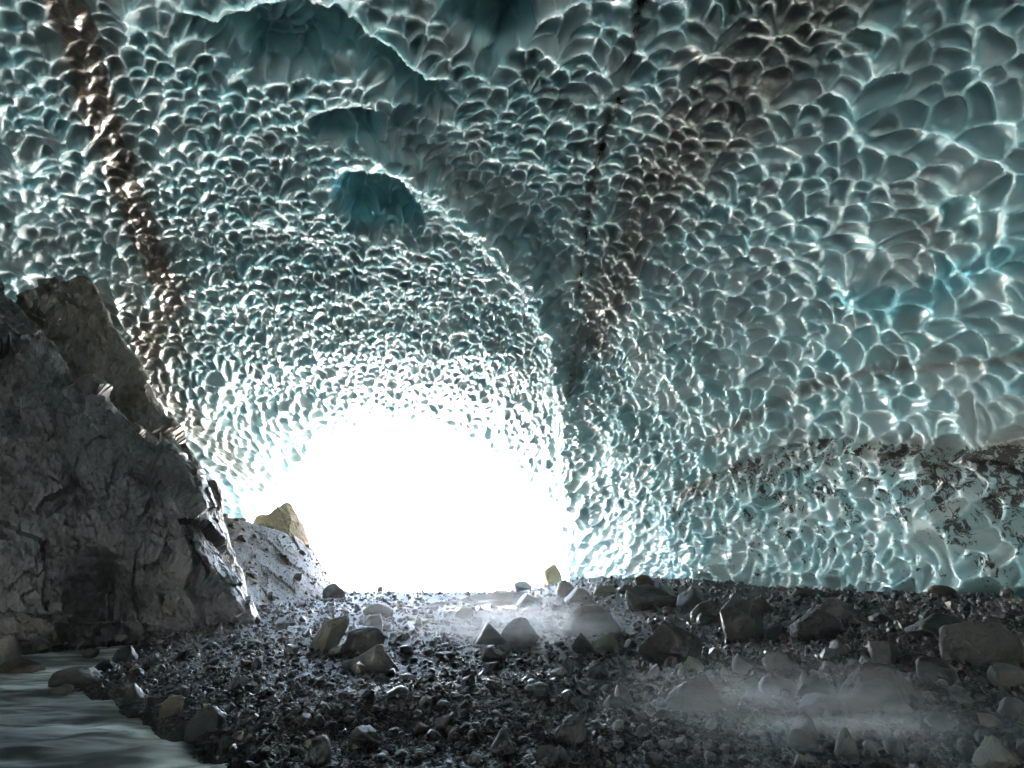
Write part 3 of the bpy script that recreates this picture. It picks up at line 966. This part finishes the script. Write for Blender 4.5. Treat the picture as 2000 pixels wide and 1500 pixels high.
# (left, top, right, bottom) in photo pixels, peak offset, top width, kind, roundness, short name, label
BOULDERS = [
    ((583, 1212, 668, 1279), 0.38, 0.45, 'olive', 0.05, 'tilted olive slab', 'tilted pale olive slab with a pointed upper right end, standing in the mid gravel'),
    ((664, 1233, 748, 1281), 0.0, 0.6, 'dark', 0.5, 'rounded dark teal boulder', 'rounded dark boulder lying right beside the tilted olive slab'),
    ((655, 1270, 772, 1318), 0.22, 0.4, 'pale', 0.15, 'low pale wedge', 'low pale wedge boulder sloping down to the left in the middle of the gravel'),
    ((702, 1184, 766, 1209), 0.0, 0.6, 'grey', 0.3, 'flat hump', 'flat grey hump of rock with a bright upper rim below the far gravel bank'),
    ((705, 1206, 745, 1236), 0.0, 0.7, 'dark', 0.3, 'block behind the dark teal boulder', 'dark block of rock between the flat hump and the rounded dark boulder'),
    ((926, 1222, 992, 1262), 0.0, 0.65, 'grey', 0.3, 'left misty boulder', 'smaller left one of the two boulders standing in the mist near the cave mouth'),
    ((976, 1214, 1054, 1262), 0.12, 0.65, 'grey', 0.2, 'right misty boulder', 'larger right one of the two boulders standing in the mist near the cave mouth'),
    ((1100, 1189, 1222, 1246), -0.05, 0.55, 'grey', 0.4, 'big rounded grey boulder', 'big broad rounded grey boulder, the widest on the floor below the far right rocks'),
    ((1118, 1244, 1164, 1279), -0.2, 0.6, 'grey', 0.2, 'square grey block', 'square grey block just in front of the big rounded grey boulder'),
    ((1160, 1251, 1212, 1280), -0.1, 0.5, 'olive', 0.3, 'brownish block', 'brownish olive block touching the square grey block on its right'),
    ((1258, 1226, 1394, 1302), -0.32, 0.35, 'dark', 0.05, 'big dark wedge', 'big dark angular wedge boulder with a sharp bright left edge, pointing right'),
    ((1228, 1147, 1334, 1193), -0.1, 0.75, 'dark', 0.2, 'long dark boulder', 'long dark boulder below the foot of the ice wall, left of the square one'),
    ((1326, 1149, 1384, 1193), 0.0, 0.7, 'grey', 0.25, 'squarish grey boulder', 'squarish grey boulder against the right end of the long dark boulder'),
    ((1354, 1179, 1434, 1214), 0.2, 0.5, 'pale', 0.2, 'pale flat slab', 'pale flat slab sloping down to the left beside the white faced boulder'),
    ((1365, 1203, 1408, 1222), 0.0, 0.5, 'dark', 0.2, 'small dark wedge', 'small dark wedge lying under the pale flat slab'),
    ((1417, 1178, 1506, 1252), -0.1, 0.6, 'grey', 0.2, 'white faced boulder', 'upright boulder with a bright pale left face in the middle right of the gravel'),
    ((1472, 1177, 1522, 1201), 0.0, 0.6, 'brown', 0.3, 'brown block behind it', 'low brownish block just behind the upright white faced boulder'),
    ((1500, 1222, 1545, 1252), 0.0, 0.5, 'dark', 0.2, 'dark chunk', 'dark chunk of rock at the right foot of the white faced boulder'),
    ((1566, 1197, 1658, 1256), -0.22, 0.72, 'dark', 0.12, 'boxy dark boulder', 'boxy dark boulder with a rough pale left end, right of the white faced boulder'),
    ((1612, 1172, 1692, 1210), -0.1, 0.5, 'pale', 0.15, 'split pale boulder', 'pale split boulder on the slope just above the boxy dark boulder'),
    ((1462, 1127, 1502, 1147), 0.0, 0.6, 'dark', 0.3, 'black rock at the ice', 'black rounded rock pressed against the foot of the ice wall'),
    ((1555, 1152, 1618, 1172), 0.0, 0.7, 'dark', 0.3, 'low dark slab', 'low dark slab lying on the slope close under the ice wall'),
    ((1824, 1147, 1880, 1170), 0.05, 0.5, 'brown', 0.6, 'rounded brown rock', 'smooth rounded brown rock at the foot of the ice wall, far right'),
    ((1802, 1208, 1908, 1252), 0.0, 0.55, 'dark', 0.2, 'black lumpy boulder', 'black lumpy boulder in the shade above the big boulder at the right edge'),
    ((1872, 1230, 1944, 1267), 0.3, 0.4, 'olive', 0.1, 'leaning olive slab', 'pale olive slab leaning up to the right against the big boulder at the right edge'),
    ((1886, 1226, 2040, 1308), 0.1, 0.55, 'grey', 0.25, 'big right boulder', 'big grey boulder at the right edge with a rough pale left corner'),
    ((1714, 1260, 1778, 1300), -0.15, 0.7, 'dark', 0.15, 'upright dark block', 'dark upright block with a bright left edge behind the broad misty boulder'),
    ((1648, 1312, 1815, 1388), -0.05, 0.6, 'grey', 0.3, 'broad misty boulder', 'broad pale grey boulder half hidden in ground mist, the widest in the right foreground'),
    ((1740, 1325, 1812, 1382), 0.1, 0.5, 'grey', 0.2, 'misty right lump', 'grey lump joined to the right side of the broad misty boulder'),
    ((1810, 1296, 1894, 1346), -0.2, 0.5, 'dark', 0.35, 'rounded dark boulder', 'rounded dark boulder to the right of the broad misty boulder'),
    ((1568, 1369, 1668, 1404), -0.1, 0.5, 'grey', 0.4, 'low misty hump', 'low rounded grey hump below the broad boulder, veiled by mist'),
    ((1735, 1374, 1802, 1407), -0.2, 0.5, 'grey', 0.2, 'misty corner block', 'grey block with a bright left edge under the broad misty boulder'),
    ((1556, 1409, 1612, 1452), -0.15, 0.45, 'pale', 0.2, 'pale misty block', 'pale block standing in the thickest mist of the foreground'),
    ((1543, 1437, 1606, 1473), 0.0, 0.6, 'grey', 0.3, 'grey misty block', 'grey block lying in mist directly below the pale misty block'),
    ((1642, 1438, 1692, 1490), 0.1, 0.25, 'pale', 0.0, 'pale spike', 'pale pointed stone like a spike at the lower edge of the mist'),
    ((1738, 1454, 1778, 1486), 0.1, 0.45, 'grey', 0.1, 'pointed grey stone', 'pointed grey stone on the gravel to the right of the pale spike'),
    ((1826, 1399, 1884, 1436), 0.1, 0.4, 'dark', 0.1, 'slanted dark rock', 'slanted dark rock alone on fine gravel right of the mist'),
    ((1952, 1308, 2020, 1348), 0.0, 0.6, 'pale', 0.15, 'broken pale stone', 'broken pale stone at the right edge below the big boulder'),
    ((1968, 1376, 2030, 1412), 0.0, 0.6, 'dark', 0.3, 'dark stone at the edge', 'dark rounded stone at the right edge of the fine gravel'),
    ((1932, 1458, 2020, 1516), -0.1, 0.5, 'olive', 0.2, 'brown corner boulder', 'brown olive boulder in the bottom right corner'),
    ((1886, 1458, 1922, 1492), 0.0, 0.6, 'dark', 0.2, 'black stone', 'small black upright stone left of the brown corner boulder'),
    ((1310, 1335, 1426, 1396), 0.25, 0.35, 'dark', 0.2, 'long dark slab', 'long dark slab rising to the right with a bright jagged left edge'),
    ((1378, 1354, 1430, 1388), -0.2, 0.5, 'grey', 0.2, 'edged grey block', 'grey block with a bright rim at the right end of the long dark slab'),
    ((1438, 1286, 1502, 1318), -0.1, 0.4, 'grey', 0.1, 'grey wedge', 'grey wedge with a bright top left side in the middle of the right gravel'),
    ((1498, 1282, 1562, 1316), -0.3, 0.5, 'pale', 0.1, 'bright ended stone', 'long stone with a bright left end beside the grey wedge'),
    ((1495, 1328, 1570, 1368), -0.1, 0.45, 'grey', 0.25, 'left humped rock', 'left of two humped grey rocks just above the foreground mist'),
    ((1566, 1332, 1654, 1374), -0.05, 0.4, 'dark', 0.2, 'right humped rock', 'right of two humped grey rocks just above the foreground mist'),
    ((1608, 1300, 1640, 1318), 0.0, 0.6, 'dark', 0.3, 'dark lump', 'small dark lump on the fine gravel left of the rounded tan cobble'),
    ((1655, 1306, 1684, 1324), 0.0, 0.7, 'brown', 0.9, 'rounded tan cobble', 'rounded tan cobble on fine gravel left of the broad misty boulder'),
    ((1630, 1255, 1664, 1282), -0.2, 0.5, 'pale', 0.2, 'bright stone', 'bright faced stone on dark gravel below the boxy dark boulder'),
    ((1205, 1338, 1244, 1386), -0.2, 0.4, 'dark', 0.1, 'black upright rock', 'black upright rock with a thin bright left edge in the centre gravel'),
    ((1180, 1368, 1228, 1390), 0.1, 0.4, 'grey', 0.2, 'grey wedge at its foot', 'low grey wedge at the left foot of the black upright rock'),
    ((1280, 1390, 1318, 1408), 0.0, 0.6, 'grey', 0.5, 'rounded grey cobble', 'rounded grey cobble with a bright rim at the left edge of the mist'),
    ((1074, 1416, 1150, 1462), 0.15, 0.6, 'grey', 0.2, 'blue grey block', 'blue grey block with a flat pale top in the lower centre gravel'),
    ((956, 1437, 1006, 1482), 0.0, 0.6, 'dark', 0.15, 'black block', 'black angular block at the bottom left of the blue grey block'),
    ((1046, 1466, 1094, 1492), 0.1, 0.5, 'pale', 0.1, 'pale flat stone', 'pale flat stone at the very bottom edge, centre'),
    ((1088, 1468, 1120, 1494), 0.0, 0.35, 'dark', 0.1, 'dark pointed stone', 'dark pointed stone right against the pale flat stone at the bottom'),
    ((1024, 1343, 1074, 1366), 0.0, 0.6, 'dark', 0.7, 'dark oval cobble', 'dark smooth oval cobble in the centre gravel'),
    ((898, 1326, 928, 1346), 0.0, 0.5, 'dark', 0.3, 'dark blue stone', 'dark blue stone alone on grey gravel left of the dark oval cobble'),
    ((936, 1271, 988, 1299), -0.1, 0.5, 'grey', 0.1, 'angular grey stone', 'angular grey stone in front of the two misty boulders'),
    ((1148, 1298, 1192, 1328), 0.0, 0.6, 'dark', 0.3, 'dark clod', 'dark clod of rock left of the big dark wedge, nearer the viewer'),
    ((1096, 1290, 1124, 1318), 0.2, 0.4, 'grey', 0.05, 'small tilted slab', 'small tilted slab standing up in the gravel left of the dark clod'),
    ((1265, 1304, 1290, 1326), 0.25, 0.4, 'pale', 0.05, 'bright shard', 'bright pointed shard just under the big dark wedge'),
    ((1326, 1310, 1346, 1326), 0.0, 0.7, 'brown', 0.9, 'orange cobble', 'small rounded orange brown cobble under the big dark wedge'),
    ((1338, 1290, 1378, 1318), 0.0, 0.6, 'olive', 0.3, 'olive block', 'olive block at the foot of the big dark wedge, right of the orange cobble'),
    ((740, 1350, 798, 1368), 0.2, 0.7, 'dark', 0.2, 'flat dark slab', 'flat dark slab lying on the foreground gravel bank'),
    ((595, 1452, 640, 1496), 0.0, 0.6, 'grey', 0.3, 'bottom grey block', 'grey block at the bottom of the gravel bank nearest the stream'),
    ((676, 1432, 742, 1466), -0.1, 0.5, 'dark', 0.1, 'dark slab pile', 'dark slab with a thin bright upper edge low on the foreground bank'),
    ((75, 1313, 182, 1348), 0.0, 0.55, 'grey', 0.5, 'boulder in the stream', 'smooth wet boulder at the stream edge with water running round it'),
    ((204, 1268, 256, 1302), 0.1, 0.5, 'dark', 0.5, 'wet dark rock', 'wet dark rounded rock on the bank at the bend of the stream'),
    ((174, 1297, 214, 1316), 0.0, 0.6, 'dark', 0.5, 'low wet stone', 'low wet stone at the waterline between the stream boulder and the wet dark rock'),
    ((-40, 1295, 56, 1321), 0.1, 0.6, 'brown', 0.5, 'rock in the water', 'brown rock lying in the stream at the left edge'),
    ((46, 1228, 102, 1272), 0.15, 0.6, 'grey', 0.1, 'split grey block', 'grey block with a flat pale face at the foot of the dark cliff'),
    ((-30, 1246, 20, 1300), 0.0, 0.7, 'pale', 0.1, 'pale stone at the edge', 'pale broken stone at the left edge beside the stream'),
    ((304, 1371, 346, 1409), 0.0, 0.7, 'brown', 0.4, 'tan stone', 'rounded tan stone at the waterline of the lower stream'),
    ((358, 1394, 428, 1442), 0.2, 0.45, 'dark', 0.1, 'dark bank slab', 'dark slab leaning into the water beside the tan stone'),
    ((228, 1345, 278, 1380), 0.0, 0.6, 'dark', 0.2, 'black bank rock', 'black rock on the stream bank above the tan stone'),
    ((152, 1273, 184, 1286), 0.0, 0.6, 'pale', 0.3, 'pale stone in midstream', 'small pale stone breaking the water in midstream'),
    ((92, 1345, 132, 1362), 0.1, 0.6, 'brown', 0.4, 'yellow brown stone', 'yellow brown stone awash below the boulder in the stream'),
    ((414, 1448, 452, 1480), 0.0, 0.6, 'dark', 0.2, 'last bank stone', 'dark stone at the lowest bend of the bank beside the water'),
    ((624, 1143, 668, 1174), 0.1, 0.4, 'dark', 0.2, 'dark rock at the scree foot', 'dark rock at the lower right foot of the scree slope'),
    ((592, 1154, 612, 1168), 0.1, 0.5, 'pale', 0.1, 'pale slab on the scree', 'pale slab lying low on the scree slope'),
    ((412, 1226, 430, 1244), 0.0, 0.6, 'grey', 0.2, 'stone by the cliff toe', 'small grey stone at the toe of the dark cliff'),
    ((1088, 1138, 1132, 1168), -0.2, 0.5, 'brown', 0.15, 'brown rock at the mouth', 'brown angular rock at the right foot of the cave mouth'),
    ((1104, 1152, 1156, 1178), 0.1, 0.5, 'grey', 0.2, 'grey rock at the mouth', 'grey rock in front of the brown rock at the cave mouth'),
    ((996, 1138, 1042, 1157), 0.0, 0.7, 'olive', 0.3, 'flat rock at the skyline', 'flat olive rock on the skyline left of the brown rock at the mouth'),
    ((1008, 1163, 1060, 1184), 0.0, 0.6, 'dark', 0.3, 'rock by the pool', 'dark low rock at the right side of the bright pool'),
    ((956, 1156, 1004, 1176), 0.0, 0.6, 'grey', 0.2, 'grey heap behind the pool', 'grey lumpy rock just behind the bright pool'),
    ((1243, 1126, 1282, 1152), -0.1, 0.5, 'brown', 0.2, 'pointed rock at the ice', 'brownish pointed rock against the ice at the foot of the wall'),
    ((1160, 1147, 1212, 1166), 0.0, 0.6, 'olive', 0.3, 'low olive rock', 'low olive rock under the ice edge between the mouth and the pointed rock'),
    ((1208, 1144, 1246, 1162), 0.0, 0.7, 'brown', 0.3, 'low brown rock', 'low brown rock leaning on the pointed rock at the ice'),
    ((1020, 1188, 1060, 1200), 0.0, 0.7, 'dark', 0.4, 'flat dark rock', 'flat dark rock between the pool and the big rounded grey boulder'),
]
RNG = random.Random(7)
PLACED = []
for bi, ((l, t, r, bt_), pk, tw, kind, rnd_, short, label) in enumerate(BOULDERS):
    cx = (l + r) / 2
    hitp, dep = hit_ground(cx, bt_ - 3)
    if bt_ < 1152:
        # rocks on the skyline stand where the floor ends
        yy_ = 37.0 if cx < 1150 else 31.0
        hitp = at_y(cx, bt_, yy_)
        dep = yy_ * CT + (hitp[2] - CAM_Z) * ST
    w = (r - l) / FPX * dep
    h = (bt_ - t) / FPX * dep
    dpt = max(0.75 * w, min(1.2 * h, w)) * 0.9
    lv = 5 if (r - l) > 75 else 4 if (r - l) > 40 else 3
    V, F = rock_verts(1000 + bi * 7, lv, RNG.randint(9, 15), rnd_, 0.055 + 0.03 * RNG.random(), (pk * 0.8, min(0.88, 0.3 + 0.75 * tw)))
    sink = 0.4
    V = V * np.array([w, dpt, h * (1 + sink)])
    V[:, 2] -= h * sink
    me = mesh_np('boulder', V, F, True)
    gz = float(ground_z(hitp[0], hitp[1] + 0.35 * dpt))
    zbase = hitp[2]
    o = link('boulder', me, MAT_ROCK[kind], label, 'boulder', 'boulders on the cave floor', None, (hitp[0], hitp[1] + 0.38 * dpt, zbase))
    PLACED.append((l, t, r, bt_, short, hitp[0], hitp[1], w))

# two pale rocks outside in the light
for (l, t, r, bt_), yd, pk, label in (((1056, 1102, 1102, 1150), 43.5, -0.1, 'pale washed out block of rock standing outside the right of the cave mouth'),
                                      ((733, 1145, 757, 1172), 41.0, -0.15, 'small pale hunched rock on the skyline left of the cave mouth centre')):
    q = at_y((l + r) / 2, bt_, yd)
    dep = yd * CT + (q[2] - CAM_Z) * ST
    w, h = (r - l) / FPX * dep, (bt_ - t) / FPX * dep
    V, F = rock_verts(int(l) * 3, 4, 12, 0.1, 0.06, (pk, 0.8))
    V = V * np.array([w, w * 0.8, h * 1.0 + 1.5])
    V[:, 2] -= 1.5
    link('boulder', mesh_np('boulder', V, F, True), MAT_TAN if yd > 43 else MAT_SCREE, label, 'boulder', 'boulders outside the mouth', None, tuple(q))

# ------------------------------------------------------------------ smaller stones, one object each, labelled by what they lie beside
VAR = []
for k in range(14):
    V, F = rock_verts(5000 + k * 13, 3, 8 + k % 6, [0.0, 0.08, 0.2, 0.5][k % 4], 0.08)
    for kd in ('dark', 'grey', 'pale', 'brown'):
        me = mesh_np('stone', V, F, True)
        me.materials.append(MAT_ROCK[kd])
        VAR.append((k, kd, me))
SHAPE = {0: 'sharp edged', 1: 'angular', 2: 'blunt', 3: 'rounded'}
ORD = ['', 'second ', 'third ', 'fourth ', 'fifth ', 'sixth ', 'seventh ', 'eighth ', 'ninth ', 'tenth ', 'eleventh ', 'twelfth ']
boxes = [(p_[0], p_[1], p_[2], p_[3]) for p_ in PLACED]
cand = []
tries = 0
while len(cand) < 205 and tries < 20000:
    tries += 1
    py = 1160 + 335 * RNG.random() ** 0.85
    px = RNG.uniform(230, 1995)
    s_ = min(46, 11 + RNG.paretovariate(2.3) * 5.5) * (0.75 + 0.6 * (py - 1160) / 335)
    l, t, r, bt_ = px - s_ / 2, py - s_ * 0.62, px + s_ / 2, py
    if any(l < b2_ + 3 and r > a2_ - 3 and t < d2_ + 3 and bt_ > c2_ - 3 for a2_, c2_, b2_, d2_ in boxes):
        continue
    hp, dep = hit_ground(px, py)
    if poly_sd(np.array([hp[0]]), np.array([hp[1]]), STREAM)[0] > -0.15 or poly_sd(np.array([hp[0]]), np.array([hp[1]]), POOL)[0] > -0.5:
        continue
    if py < 1178 and px < 1150:
        continue
    if dep > 34 or hp[0] < -0.49 * hp[1] - 0.2:
        continue
    boxes.append((l, t, r, bt_))
    cand.append((px, py, s_, hp, dep))
# nearest landmark and side, then rank outwards so that every label is one stone's own
byside = {}
info = []
for i, (px, py, s_, hp, dep) in enumerate(cand):
    best = min(PLACED, key=lambda q: math.hypot((q[0] + q[2]) / 2 - px, 2.2 * (q[3] - py)))
    dx, dy = px - (best[0] + best[2]) / 2, py - (best[3] - 4)
    side = ('right of' if dx > 0 else 'left of') if abs(dx) > 2.0 * abs(dy) else ('in front of' if dy > 0 else 'behind')
    k = RNG.randrange(14)
    kd = RNG.choice(['dark', 'dark', 'dark', 'grey', 'grey', 'grey', 'grey', 'brown', 'pale'])
    key = (best[4], side, SHAPE[k % 4], kd)
    byside.setdefault(key, []).append((math.hypot(dx, 2.2 * dy), i))
    info.append((k, kd, key))
rank = {}
for key, lst in byside.items():
    for n_, (_, i) in enumerate(sorted(lst)):
        rank[i] = (n_, len(lst))
for i, (px, py, s_, hp, dep) in enumerate(cand):
    k, kd, key = info[i]
    me = next(m_ for a_, b__, m_ in VAR if a_ == k and b__ == kd)
    size = s_ / FPX * dep
    n_, tot = rank[i]
    pre = ORD[n_] + ('nearest ' if tot > 1 else '')
    big = 'fist sized ' if size < 0.16 else 'head sized ' if size < 0.3 else 'large '
    lab = f'{pre}{big}{key[2]} {kd} stone on the gravel just {key[1]} the {key[0]}'
    if len(lab.split()) > 15:
        lab = lab.replace(' on the gravel', '').replace(' just', '').replace('nearest ', '', 1 if n_ else 0)
    o = link('stone', me, None, lab, 'stone', 'single stones scattered over the gravel')
    hgt = size * RNG.uniform(0.5, 0.8)
    o.scale = (size, size * RNG.uniform(0.7, 1.1), hgt)
    o.location = (hp[0], hp[1] + size * 0.3, hp[2] - 0.16 * hgt)
    o.rotation_euler = (RNG.uniform(-0.3, 0.3), RNG.uniform(-0.35, 0.35), RNG.uniform(0, 6.28))

# ------------------------------------------------------------------ loose gravel (nobody could count it)
m, n, p, _ = new_mat('loose_gravel')
b = NB(n)
at = b.node('ShaderNodeAttribute', attribute_name='tone')
sep = b.node('ShaderNodeSeparateColor')
n.links.new(at.outputs['Color'], sep.inputs[0])
pos = b.pos()
f = b.noise(22.0, 5, 0.65, pos)
base = b.ramp(sep.outputs[0], [(0.0, (0.014, 0.015, 0.016)), (0.6, (0.042, 0.043, 0.043)), (0.88, (0.09, 0.088, 0.084)), (1.0, (0.21, 0.205, 0.195))])
base = b.mix(b.math('MULTIPLY', b.math('GREATER_THAN', sep.outputs[1], 0.86), 0.7), base, (0.13, 0.095, 0.065, 1))
base = b.mix(b.maprange(f, 0.35, 0.7, 0.0, 0.55), base, (0.03, 0.03, 0.03, 1))
n.links.new(base, p.inputs['Base Color'])
n.links.new(b.maprange(sep.outputs[2], 0, 1, 0.3, 0.7), p.inputs['Roughness'])
n.links.new(b.bump(f, 0.35, 0.02), p.inputs['Normal'])
MAT_GRAVEL = m


def scatter(name, X, Y, Z, size, seed, lv=0, mat=None, flat=(0.45, 0.9), nrm=None):
    rng = np.random.default_rng(seed)
    n_ = len(X)
    variants = []
    for k in range(10):
        if lv == 0:
            t_ = (1 + 5 ** 0.5) / 2
            D = np.array([(-1, t_, 0), (1, t_, 0), (-1, -t_, 0), (1, -t_, 0), (0, -1, t_), (0, 1, t_), (0, -1, -t_), (0, 1, -t_), (t_, 0, -1), (t_, 0, 1), (-t_, 0, -1), (-t_, 0, 1)], float)
            D /= np.linalg.norm(D[0])
            F = np.array([(0, 11, 5), (0, 5, 1), (0, 1, 7), (0, 7, 10), (0, 10, 11), (1, 5, 9), (5, 11, 4), (11, 10, 2), (10, 7, 6), (7, 1, 8), (3, 9, 4), (3, 4, 2), (3, 2, 6), (3, 6, 8), (3, 8, 9), (4, 9, 5), (2, 4, 11), (6, 2, 10), (8, 6, 7), (9, 8, 1)])
            V = D * rng.uniform(0.6, 1.15, (12, 1))
        else:
            V, F = rock_verts(9000 + k * 31, lv, 10, 0.15, 0.05)
            V = (V - [0, 0, 0.5]) * 1.8
        variants.append((V, F))
    allV, allF, allT, off_ = [], [], [], 0
    which = rng.integers(0, 10, n_)
    for k in range(10):
        idx = np.where(which == k)[0]
        if not len(idx):
            continue
        V, F = variants[k]
        q = rng.normal(size=(len(idx), 4))
        q[:, 1:3] *= 0.35
        q /= np.linalg.norm(q, axis=1, keepdims=True)
        w_, x_, y_, z_ = q.T
        R = np.stack([1 - 2 * (y_**2 + z_**2), 2 * (x_*y_ - z_*w_), 2 * (x_*z_ + y_*w_),
                      2 * (x_*y_ + z_*w_), 1 - 2 * (x_**2 + z_**2), 2 * (y_*z_ - x_*w_),
                      2 * (x_*z_ - y_*w_), 2 * (y_*z_ + x_*w_), 1 - 2 * (x_**2 + y_**2)], 1).reshape(-1, 3, 3)
        sc = np.stack([np.ones(len(idx)), rng.uniform(0.6, 1.0, len(idx)), rng.uniform(*flat, len(idx))], 1) * (size[idx] * 0.5)[:, None]
        VV = np.einsum('nij,nvj->nvi', R, V[None] * sc[:, None, :])
        VV += np.stack([X[idx], Y[idx], Z[idx] + 0.18 * size[idx]], 1)[:, None, :]
        allV.append(VV.reshape(-1, 3))
        allF.append((F[None] + (np.arange(len(idx)) * len(V))[:, None, None]).reshape(-1, 3) + off_)
        off_ += len(idx) * len(V)
        allT.append(np.repeat(rng.random((len(idx), 3)), len(V), 0))
    return mesh_np(name, np.concatenate(allV), np.concatenate(allF), False, {'tone': np.concatenate(allT).astype(np.float32)})


nrg = np.random.default_rng(5)


def gravel_points(n_, lo, hi, alpha, seed, ymax=42.0):
    rng = np.random.default_rng(seed)
    y = 1.0 / rng.uniform(1 / ymax, 1 / 3.6, n_)
    x = rng.uniform(-1.12, 1.12, n_) * y
    s_ = lo * (1 - rng.random(n_)) ** (-1 / alpha)
    s_ = np.minimum(s_, hi) * np.sqrt(1 + (x / y) ** 2)
    size = np.clip(s_ * y / FPX, 0.018, 0.34)
    clump = fbm(x / 1.3, y / 1.3, x * 0, 3, 71)
    sdv = poly_sd(x, y, STREAM)
    keep = (rng.random(n_) < smooth(-0.45, 0.25, clump) * 0.85 + 0.15) & (sdv < 0.12 + 0.3 * clump) & (poly_sd(x, y, POOL) < -0.35)
    keep &= x > -0.9 * y
    keep &= x < 15
    x, y, size = x[keep], y[keep], size[keep]
    return x, y, ground_fine(x, y), size


gx, gyy, gz, gsz = gravel_points(95000, 3.6, 11.0, 2.3, 15)
link('gravel', scatter('gravel', gx, gyy, gz, gsz, 3, 0), MAT_GRAVEL, 'fine dark wet gravel covering the cave floor', None, None, 'stuff')
gx, gyy, gz, gsz = gravel_points(4200, 9.0, 30.0, 2.3, 16)
link('rubble', scatter('rubble', gx, gyy, gz, gsz, 4, 1), MAT_GRAVEL, 'coarse broken rubble lying on the cave floor', None, None, 'stuff')

# stones lying on the scree
ii = nrg.integers(4, CB3.shape[0] * 2 // 4 + 30, 2600)
jj = nrg.integers(3, CB3.shape[1] - 3, 2600)
q = CB3[ii, jj]
MAT_SSTONE = MAT_SCREE
sc_o = link('loose_stones', scatter('loose_stones', q[:, 0], q[:, 1], q[:, 2] - 0.03, np.minimum(0.06 * (1 - nrg.random(2600)) ** (-1 / 2.4), 0.6), 8, 0), MAT_SSTONE, None, None, None, 'stuff')
sc_o.parent = SCREE

# stones along the toe of the cliff
tx = nrg.uniform(-0.02, 1.0, 260)
toe = np.array([at_z(px, py, -0.3) for px, py in zip(np.interp(tx, [0, 1], [0, 490]), np.interp(tx, [0, 0.3, 1], [1282, 1268, 1240]))])
toe[:, 1] = np.clip(toe[:, 1] + nrg.uniform(-0.5, 0.4, 260), 8, 22)
link('toe_rubble', scatter('toe_rubble', toe[:, 0], toe[:, 1], toe[:, 2] + 0.02, np.minimum(0.09 * (1 - nrg.random(260)) ** (-1 / 2.0), 0.5), 18, 1), MAT_GRAVEL,
     'small wet stones along the foot of the dark cliff', None, None, 'stuff')

# ------------------------------------------------------------------ ground mist lying in the hollows
def mist(px, py, wpx, depth_len, height, dens, label, seed):
    hp, dep = hit_ground(px, py)
    hw = wpx / 2 / FPX * dep
    bm = bmesh.new()
    bmesh.ops.create_icosphere(bm, subdivisions=3, radius=1.0)
    me = bpy.data.meshes.new('mist')
    bm.to_mesh(me)
    bm.free()
    m = bpy.data.materials.new('ground_mist')
    m.use_nodes = True
    n = m.node_tree
    n.nodes.clear()
    b = NB(n)
    out = b.node('ShaderNodeOutputMaterial')
    vol = b.node('ShaderNodeVolumePrincipled')
    vol.inputs['Color'].default_value = (0.96, 0.96, 1.0, 1)
    vol.inputs['Anisotropy'].default_value = 0.25
    o_ = b.obj()
    ln = b.node('ShaderNodeVectorMath', operation='LENGTH')
    n.links.new(o_, ln.inputs[0])
    fall = b.math('SUBTRACT', 1.0, ln.outputs['Value'], True)
    nz_ = b.noise(2.6, 5, 0.6, b.mapping(o_, (1.0, 1.0, 1.4)))
    den = b.math('MULTIPLY', b.math('MULTIPLY', fall, fall), b.maprange(nz_, 0.36, 0.70, 0.0, 1.0))
    n.links.new(b.math('MULTIPLY', den, dens), vol.inputs['Density'])
    n.links.new(vol.outputs[0], out.inputs['Volume'])
    o = link('mist', me, m, label, None, None, 'stuff')
    o.scale = (hw, depth_len, height)
    o.location = (hp[0], hp[1], hp[2] + height * 0.15)
    return o


mist(1580, 1425, 1150, 2.4, 0.7, 1.1, 'white mist lying low over the gravel in the right foreground', 1)
mist(1000, 1248, 640, 3.6, 1.4, 1.0, 'thin bright mist around the pair of boulders near the mouth', 2)
mist(700, 1240, 900, 6.0, 2.0, 0.07, 'faint mist over the gravel in the middle of the floor', 3)
